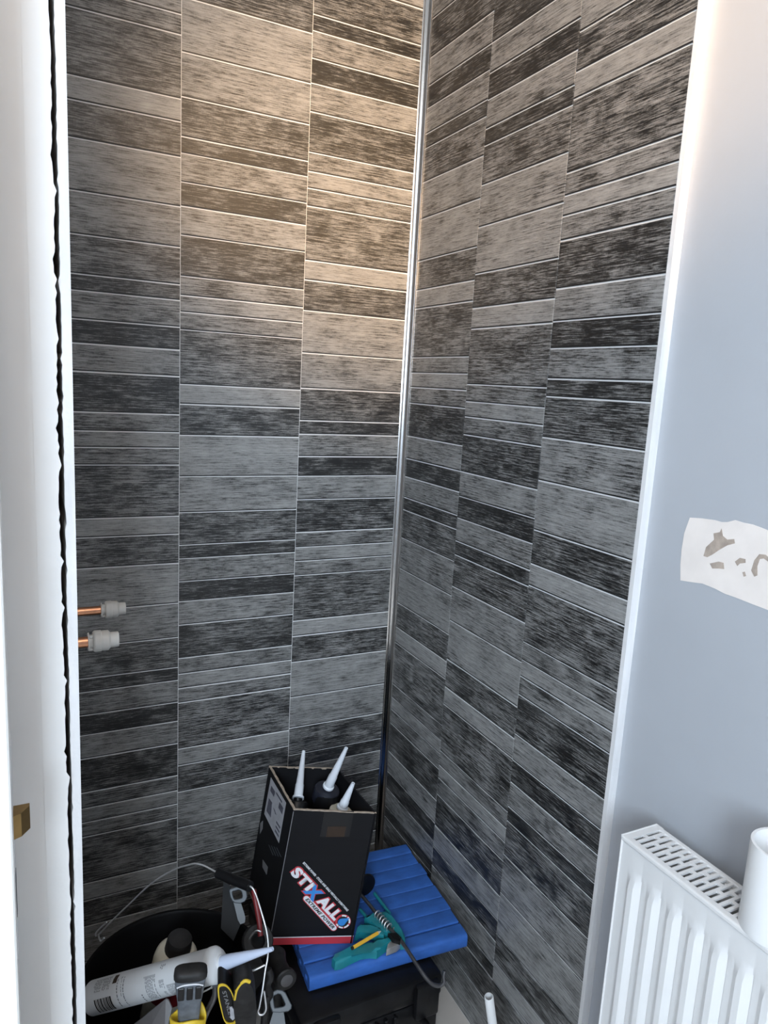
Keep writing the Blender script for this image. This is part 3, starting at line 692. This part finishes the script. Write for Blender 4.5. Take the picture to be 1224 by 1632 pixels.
bm = NB(); tube(bm, smoothpath([at(346, 1390.5, 1.21), at(352, 1393.5, 1.205), at(372, 1402, 1.19), at(392, 1410, 1.175), at(399, 1413, 1.17)], 4), [.004] * 2 + [.0085] * 13 + [.0085] * 2, 12); finish('grip', bm, 'black_plastic', hand, smooth=60)
for hk in ([(170, 1470, 1.262), (160, 1479, 1.262), (153, 1487, 1.262), (153, 1492, 1.262)], [(157, 1489, 1.262), (158, 1495, 1.262), (161, 1500, 1.262), (166, 1495, 1.258)],
           [(413, 1606, 1.10), (411, 1612, 1.10), (414, 1617, 1.10), (420, 1616, 1.10), (424, 1608, 1.10), (423, 1595, 1.10), (421, 1580, 1.10)],
           [(422, 1538, 1.115), (408, 1545, 1.11), (394, 1550, 1.11)]):
    bm = NB(); tube(bm, smoothpath([at(*b) for b in hk], 4), .0015, 8); finish('wire_hook', bm, 'steel', bucket, smooth=60)

# white cartridge lying across the bucket
ca, cb = at(150, 1590, 1.135), at(347, 1537, 1.075)
tipc = at(435, 1512, 1.055); ax = (cb - ca).normalized(); CL = (cb - ca).length; r = .0245
wc = thing('sealant_cartridge', ca, 'white printed sealant cartridge with a blue-grey nozzle lying across the bucket', 'cartridge')
tocam = (CAM - (ca + cb) / 2); fm = frame(ca, ax, tocam)
bm = NB(); lathe(bm, [(0, .003), (r - .003, .003), (r - .002, 0), (r, 0), (r, CL - .012), (r + .0008, CL - .010), (r + .0008, CL - .002), (r - .003, CL + .003), (.012, CL + .006), (.011, CL + .009), (0, CL + .009)], 40, fm)
wbody = finish('barrel', bm, 'cartridge', wc, smooth=40)
bm = NB(); lathe(bm, [(0, 0), (.0105, 0), (.0102, .012), (.0030, (tipc - cb).length - .006), (.0018, (tipc - cb).length - .006), (0, (tipc - cb).length - .010)], 24, frame(cb + ax * .006, tipc - cb)); finish('nozzle', bm, 'nozzle_blue', wc, smooth=40)
def cyl_patch(bm, a0, a1, z0_, z1_, rr):
    K = max(2, int((a1 - a0) / 12)); rows = []
    for k in range(K + 1):
        a = math.radians(a0 + (a1 - a0) * k / K)
        rows.append((bm.verts.new(fm @ V((rr * math.cos(a), rr * math.sin(a), z0_))), bm.verts.new(fm @ V((rr * math.cos(a), rr * math.sin(a), z1_)))))
    for p_, q_ in zip(rows, rows[1:]): bm.faces.new((p_[0], q_[0], q_[1], p_[1]))
SG = -1   # angle sign so that positive is towards the top of the picture
bm = NB(); zb = .022
for w, gsp in ((2.6, 1.2), (1.0, 1.4), (2.2, .9), (1.2, 1.2), (3.0, .9), (.9, 1.1), (2.0, 1.0), (1.4, .9), (2.8, 1.0), (1.8, .8), (3.2, 0)):
    cyl_patch(bm, 8, 62, zb, zb + w / 1000, r + .0003); zb += (w + gsp) / 1000
finish('barcode', bm, 'black_print', wbody, recalc=False)['kind'] = 'stuff'
bm = NB()
def textblock(a0, a1, z0_, z1_, lines, dens=.9):
    st = (z1_ - z0_) / lines
    for i in range(lines):
        a = a0
        while a < a1 - 3:
            ln = random.uniform(4, 13); cyl_patch(bm, a, min(a + ln, a1), z0_ + st * i, z0_ + st * i + st * .42, r + .0003); a += ln + random.uniform(1.5, 4)
            if random.random() > dens: break
textblock(-60, -14, .020, .052, 13, .9); textblock(-40, 60, .066, .0695, 1); textblock(-42, 62, .078, .0815, 1); textblock(-45, 20, .072, .076, 2)
textblock(-22, 62, .118, .140, 9, .95); textblock(30, 70, .110, .114, 1); textblock(0, 30, .146, .155, 5, .8); textblock(40, 78, .150, .154, 2); textblock(-50, -30, .146, .156, 3)
textblock(20, 82, .158, .176, 9, .97); textblock(24, 84, .180, .189, 4, .97)
finish('label_print', bm, 'grey_handle', wbody, recalc=False)['kind'] = 'stuff'
bm = NB(); cyl_patch(bm, -60, -28, .056, .064, r + .0003); finish('label_mark', bm, 'tape', wbody, recalc=False)

# bottle with a black cap behind it
bp_ = at(283, 1513, 1.20); tl = (at(291, 1480, 1.185) - bp_).normalized()
bot_ = thing('bottle', bp_ - tl * .17, 'cream plastic bottle with a dirty black cap standing in the bucket', 'bottle'); fm2 = frame(bp_, tl)
bm = NB(); lathe(bm, [(0, -.165), (.034, -.165), (.036, -.16), (.036, -.022), (.034, -.010), (.029, -.003), (.022, .001), (.0, .001)], 32, fm2); finish('body', bm, 'cream', bot_, smooth=40)
bm = NB(); lathe(bm, [(.021, .000), (.0215, .002), (.0205, .022), (.0185, .026), (0, .027)], 24, fm2); finish('cap', bm, 'rubber', bot_, smooth=40)
bm = NB(); lathe(bm, [(.0363, -.09), (.0363, -.04)], 32, fm2, cap=False); finish('red_label', bm, 'red_plastic', bot_, smooth=40)

# grey handled tool in a yellow sleeve
hb, htop = at(300, 1640, 1.03), at(304, 1549, .99); ax = (htop - hb).normalized(); HL = (htop - hb).length
tool = thing('hand_tool', hb - ax * .06, 'hand tool with a paint-spotted grey ribbed handle stuck in a yellow sleeve', 'hand tool')
def loft(name, sections, m, parent, mtx, smooth=50):      # sections: (z, half width, half depth)
    bm = NB(); rings = []
    for z, a, b in sections:
        rings.append([bm.verts.new(mtx @ V((math.copysign(abs(math.cos(t)) ** .6, math.cos(t)) * b, math.copysign(abs(math.sin(t)) ** .6, math.sin(t)) * a, z))) for t in [2 * math.pi * k / 20 for k in range(20)]])
    for r_, s_ in zip(rings, rings[1:]):
        for k in range(20): bm.faces.new((r_[k], r_[(k + 1) % 20], s_[(k + 1) % 20], s_[k]))
    bm.faces.new(rings[0][::-1]); bm.faces.new(rings[-1]); return finish(name, bm, m, parent, smooth=smooth)
fm3 = frame(hb, ax, CAM - hb)
loft('handle', [(-.06, .012, .009), (0, .0135, .010), (HL * .55, .0165, .012), (HL * .85, .0205, .013), (HL * .97, .0215, .012), (HL * 1.02, .019, .010), (HL * 1.04, .012, .006)], 'grey_handle', tool, fm3)
loft('end_cap', [(HL * .965, .0226, .0128), (HL * 1.02, .0222, .0122), (HL * 1.055, .018, .009), (HL * 1.065, .010, .005)], 'rubber', tool, fm3)
for k in range(3):
    bm = NB(); y = (k - 1) * .0115; box(bm, .0105, .0142, y - .0042, y + .0042, HL * .68, HL * .89, .001, 1, fm3); finish('grip_pad', bm, 'black_plastic', tool)
bm = NB(); tube(bm, smoothpath([fm3 @ V((.0128, -.0172, HL * .90)), fm3 @ V((.014, -.008, HL * .945)), fm3 @ V((.014, .008, HL * .945)), fm3 @ V((.0128, .0172, HL * .90))], 4), .0010, 6); finish('trim_line', bm, 'white_print', tool)
ys = thing('yellow_sleeve', at(300, 1700, 1.03), 'yellow open sleeve holding the grey tool handle at the bottom edge', 'sleeve')
sb, stp = at(298, 1690, 1.04), at(300, 1612, 1.02); sx = (stp - sb).normalized(); SLn = (stp - sb).length; fm4 = frame(sb, sx, CAM - sb)
bm = NB(); rings = []
for z, a, b in ((0, .021, .014), (SLn * .5, .023, .016), (SLn * .95, .0255, .018)):
    rings.append([]);
    for k in range(28):
        t = 2 * math.pi * k / 28; w = .006 * math.cos(2 * t + .6) + .003 * math.sin(3 * t) if z > SLn * .6 else 0
        rings[-1].append(bm.verts.new(fm4 @ V((math.cos(t) * b, math.sin(t) * a, z + w))))
for a, b in zip(rings, rings[1:]):
    for k in range(28): bm.faces.new((a[k], a[(k + 1) % 28], b[(k + 1) % 28], b[k]))
o = finish('sleeve', bm, 'yellow', ys, smooth=60)
sm = o.modifiers.new('thickness', 'SOLIDIFY'); sm.thickness = .0028; sm.offset = -1
bm = NB(); tube(bm, [fm4 @ V((.0155, -.006, 0)), fm4 @ V((.0185, -.007, SLn * .9))], .0009, 6); finish('seam', bm, 'yellow', ys)

# clear plastic scraper
def plate(name, pxs, t, m, label, cat, group=None):
    pts = [at(*p) for p in pxs]; n = (pts[1] - pts[0]).cross(pts[2] - pts[0]).normalized()
    bm = NB(); a = [bm.verts.new(p) for p in pts]; b = [bm.verts.new(p + n * t) for p in pts]; k = len(pts)
    bm.faces.new(a); bm.faces.new(b[::-1])
    for i in range(k): bm.faces.new((a[i], a[(i + 1) % k], b[(i + 1) % k], b[i]))
    bmesh.ops.triangulate(bm, faces=[f for f in bm.faces if len(f.verts) > 4])
    o = finish(name, bm, m); return tag(o, label, cat, group)
plate('plastic_scraper', [(205, 1640, 1.09), (264, 1593, 1.075), (268, 1594, 1.075), (274, 1607, 1.07), (262, 1660, 1.05), (215, 1680, 1.06)], .002, 'clear_plastic', 'cloudy grey plastic scraper blade below the white cartridge', 'scraper')

# tape measure
tm = thing('tape_measure', at(372, 1640, 1.07), 'black tape measure with yellow edging and worn lettering beside the wire hook', 'tape measure')
fmT = frame(at(362, 1648, 1.075), at(360, 1560, 1.035) - at(362, 1648, 1.075), CAM - at(362, 1648, 1.075))   # z up the picture, x to the camera
def pxplane(px, py):       # picture point on the measure's front plane, in local (y, z)
    n = V((fmT[0][0], fmT[1][0], fmT[2][0])); o_ = fmT.translation; d = ray(px, py); p_ = CAM + d * ((o_ - CAM).dot(n) / d.dot(n))
    q_ = fmT.inverted() @ p_; return q_.y, q_.z
def tm_poly(name, pxs, x0_, x1_, m, parent=tm, bev=.0):
    pts = [pxplane(*p) for p in pxs]; bm = NB(); lo = [bm.verts.new(fmT @ V((x0_, y, z))) for y, z in pts]; hi = [bm.verts.new(fmT @ V((x1_, y, z))) for y, z in pts]; n = len(pts)
    bm.faces.new(lo[::-1]); ft = bm.faces.new(hi)
    for i in range(n): bm.faces.new((lo[i], lo[(i + 1) % n], hi[(i + 1) % n], hi[i]))
    if bev: bmesh.ops.bevel(bm, geom=list(ft.edges), offset=bev, segments=3, affect='EDGES', profile=.5)
    return finish(name, bm, m, parent, smooth=45)
def smooth_px(pts, k=3):
    c = [V((x, y, 0)) for x, y in pts]; c2 = smoothpath([c[-1]] + c + [c[0], c[1]], k); return [(p.x, p.y) for p in c2[k:-k - 1]]
tm_poly('case', smooth_px([(374, 1572), (383, 1562), (394, 1561), (402, 1572), (408, 1595), (408, 1625), (400, 1645), (384, 1650), (376, 1630), (372, 1600)]), -.030, .004, 'rubber', tm, .004)
lob = smooth_px([(347, 1573), (352, 1569), (360, 1570), (368, 1578), (373, 1590), (377, 1605), (378, 1622), (374, 1632), (364, 1633), (357, 1626), (352, 1608), (348, 1590)])
tm_poly('front_lobe', lob, -.028, -.001, 'black_plastic', tm, .002)
cx_ = sum(p[0] for p in lob) / len(lob); cy_ = sum(p[1] for p in lob) / len(lob)
oi_ = [(cx_ + (x - cx_) * .86, cy_ + (y - cy_) * .92) for x, y in lob]
bm = NB(); ringprism(bm, [pxplane(*p) for p in lob], [pxplane(*p) for p in oi_], .0018, fmT @ Matrix(((0, 0, 1, -.0012), (1, 0, 0, 0), (0, 1, 0, 0), (0, 0, 0, 1)))); finish('yellow_edging', bm, 'yellow', tm, smooth=40)
bm = NB(); arc = [(374, 1590), (377, 1576), (383, 1566), (391, 1561), (398, 1563)]
tube(bm, smoothpath([fmT @ V((.002, *pxplane(*p))) for p in arc], 4), .0026, 8); finish('yellow_edging', bm, 'yellow', tm, smooth=60)
A_, B_ = V((0, *pxplane(357, 1580))), V((0, *pxplane(369, 1624)))
bm = text_bm('STANLEY', 0, 0, 0, .01); fit(bm, 0, (B_ - A_).length, -.0028, .0028); d_ = (B_ - A_).normalized(); n_ = V((1, 0, 0)); u_ = n_.cross(d_)
ml = Matrix(((d_.x, u_.x, n_.x, A_.x), (d_.y, u_.y, n_.y, A_.y), (d_.z, u_.z, n_.z, A_.z), (0, 0, 0, 1)))
bmesh.ops.transform(bm, matrix=fmT @ Matrix.Translation((-.0004, 0, 0)) @ ml, verts=bm.verts[:]); finish('lettering', bm, 'dim_print', tm, recalc=False)
tm_poly('paint_splash', [(366, 1606), (370, 1605), (375, 1612), (375, 1622), (371, 1626), (367, 1622), (367, 1613)], -.001, .0004, 'paper', tm)

# screws and the small steel rod by the handle
def rodthing(name, pts, rr, m, label, cat, group=None, head=0):
    bm = NB(); P = [at(*p) for p in pts]; tube(bm, smoothpath(P, 4) if len(P) > 2 else P, rr, 10)
    if head: lathe(bm, [(0, -.002), (head, -.002), (head * .8, .001), (rr, .003)], 12, frame(P[-1], P[0] - P[-1]))
    o = finish(name, bm, m, smooth=50); return tag(o, label, cat, group)
rodthing('screw', [(322, 1582, 1.06), (338, 1573.5, 1.06)], .0011, 'steel', 'thin bright screw beside the grey tool handle', 'screw', None, .0022)
rodthing('chisel', [(322, 1632, 1.07), (330, 1612, 1.068), (342, 1588, 1.064), (343, 1570, 1.06)], .0045, 'dark_steel', 'dark steel shank between the grey handle and the tape measure', 'chisel')
rodthing('wall_plug', [(315, 1603, 1.05), (319, 1606, 1.05), (320, 1613, 1.05), (324, 1617, 1.05)], .0028, 'cream', 'small cream wall plug beside the grey tool handle', 'wall plug')

# dark hammer head and black grips between bucket and mat
hm = thing('hammer', at(452, 1640, 1.27), 'dirty black hammer with a round steel face left of the blue mat', 'hammer')
h0, h1 = at(437, 1522, 1.26), at(457, 1563, 1.20)
bm = NB(); lathe(bm, [(0, 0), (.017, 0), (.019, .006), (.015, .018), (.013, .030), (.0135, (h1 - h0).length - .014), (.017, (h1 - h0).length - .010), (.018, (h1 - h0).length - .002), (.016, (h1 - h0).length), (0, (h1 - h0).length)], 28, frame(h0, h1 - h0)); finish('head', bm, 'rubber', hm, smooth=40)
bm = NB(); tube(bm, [at(446, 1540, 1.255), at(440, 1590, 1.30), at(436, 1640, 1.33)], .011, 12); finish('handle', bm, 'rubber', hm, smooth=60)
bm = NB(); lathe(bm, [(0, (h1 - h0).length), (.0105, (h1 - h0).length), (.0105, (h1 - h0).length + .0006), (0, (h1 - h0).length + .0006)], 20, frame(h0, h1 - h0)); finish('face', bm, 'dark_steel', hm)

# grey plastic clamp jaws with a square hole
def jaw(name, loop, hole, leg, depth, label, t=.010):
    c0 = at(loop[0][0], loop[0][1], depth); o = thing(name, at(leg[-1][0], leg[-1][1], depth), label, 'clamp jaw', 'grey plastic clamp jaws')
    z = (CAM - c0).normalized(); fmj = frame(c0, z, RIGHT)
    def lp(px, py):
        d = ray(px, py); p_ = CAM + d * ((c0 - CAM).dot(z) / d.dot(z)); q_ = fmj.inverted() @ p_; return q_.x, q_.y
    bm = NB(); ringprism(bm, [lp(*p) for p in loop], [lp(*p) for p in hole], t, fmj); bmesh.ops.bevel(bm, geom=[e for e in bm.edges if len(e.link_faces) == 2 and e.calc_face_angle(0) > 1.2], offset=.0012, segments=1, affect='EDGES'); finish('loop', bm, 'clip_plastic', o)
    bm = NB(); prism(bm, [lp(*p) for p in leg], t * .8, fmj); finish('leg', bm, 'clip_plastic', o)
    return o, lp, fmj
o, lp, fmj = jaw('clamp_jaw', [(366, 1417), (380, 1412), (388, 1414), (393, 1421), (394, 1430), (390, 1437), (383, 1440), (374, 1439), (370, 1436), (367, 1430), (366, 1424), (365, 1420)],
           [(371, 1421), (380, 1418.5), (383, 1419.5), (385, 1422), (386, 1428), (385, 1431), (382, 1432), (377, 1433), (374, 1433), (372, 1430), (371, 1426), (370.5, 1423)], [(372, 1437), (384, 1439), (391, 1462), (390, 1470), (383, 1473), (379, 1466)], 1.24, 'grey plastic clamp jaw with a square hole below the bucket grip')
bm = NB(); prism(bm, [lp(*p) for p in [(356, 1404), (368, 1412), (367, 1425), (376, 1440), (384, 1472), (372, 1500), (352, 1480)]], .006, fmj @ Matrix.Translation((0, 0, -.010))); finish('web', bm, 'bucket', o)
jaw('clamp_jaw', [(428, 1583), (442, 1577), (450, 1578), (455, 1582), (460, 1592), (465, 1602), (464, 1608), (459, 1612), (446, 1614), (434, 1613), (431, 1605), (429, 1594)],
    [(435, 1588), (443, 1584), (447, 1585), (449, 1588), (452, 1595), (454, 1600), (453.5, 1602), (451, 1604), (445, 1605), (438, 1606), (437, 1601), (436, 1594)], [(436, 1611), (452, 1613), (456, 1640), (440, 1660), (424, 1650)], 1.16, 'grey plastic clamp jaw with a square hole below the hammer')
rodthing('plier_handle', [(404, 1418, 1.235), (408, 1440, 1.23), (413, 1468, 1.22), (415, 1492, 1.21)], .0045, 'red_plastic', 'dark red tool handle beside the left side of the black box', 'tool handle')
rodthing('wire_offcut', [(393, 1511, 1.21), (396, 1500, 1.21), (402, 1489, 1.205), (409, 1483, 1.20), (416, 1485, 1.20)], .0013, 'steel', 'bent bright wire offcut beside the bottom corner of the black box', 'wire')
def lumpthing(name, px, py, d, prof, adir, m, label, cat):
    bm = NB(); lathe(bm, prof, 24, frame(at(px, py, d), adir)); o = finish(name, bm, m, smooth=40); return tag(o, label, cat)
lumpthing('roll_of_tape', 410, 1500, 1.22, [(.012, -.010), (.024, -.010), (.026, -.008), (.026, .008), (.024, .010), (.012, .010), (.012, -.010)], CAM - at(410, 1500, 1.2) + V((.25, 0, 0)), 'rubber', 'dark tape roll between the bucket and the black box', 'tape roll')
lumpthing('torch', 382, 1552, 1.16, [(0, -.03), (.021, -.03), (.022, .0), (.026, .012), (.026, .03), (.022, .033), (0, .033)], V((.3, -.6, .5)), 'rubber', 'matt black torch head below the cartridge nozzle', 'torch')
# black strap twisted under the hook
bm = NB(); tube(bm, smoothpath([at(427, 1545, 1.14), at(431, 1558, 1.14), at(426, 1570, 1.14), at(430, 1585, 1.15), at(424, 1600, 1.15), at(420, 1640, 1.17)], 5), .0058, 8)
o = finish('strap', bm, 'rubber', smooth=60); tag(o, 'twisted black strap hanging beside the wire hook', 'strap')
# dark cloth bag filling the bucket under the tools
bm = NB(); bmesh.ops.create_icosphere(bm, subdivisions=4, radius=1.0)
for v in bm.verts:
    n = v.co.copy(); k = 1 + .05 * math.sin(7 * n.x + 3 * n.y) + .04 * math.sin(11 * n.y + 5 * n.z)
    v.co = V((BC.x + n.x * .100 * k, BC.y + n.y * .100 * k, FLOOR + .080 + n.z * .064 * k))
o = finish('cloth_bag', bm, 'bucket', smooth=80); tag(o, 'dark cloth bag filling the bucket under the tools', 'bag')

# white pipe offcut leaning against the right wall
pt = at(779, 1588, 1.27); pbm = at(786, 1640, 1.30); dirn = (pt - pbm).normalized()
Lw = (pt.z - FLOOR - .004) / dirn.z; pe = pt - dirn * Lw
bm = NB(); lathe(bm, [(.0082, 0), (.0082, Lw - .0015), (.007, Lw), (.0066, Lw), (.0066, 0), (.0082, 0)], 24, frame(pe, dirn), cap=False)
o = finish('waste_pipe', bm, 'white_plastic', smooth=40); tag(o, 'thin white plastic pipe offcut standing by the dark clad wall', 'pipe')
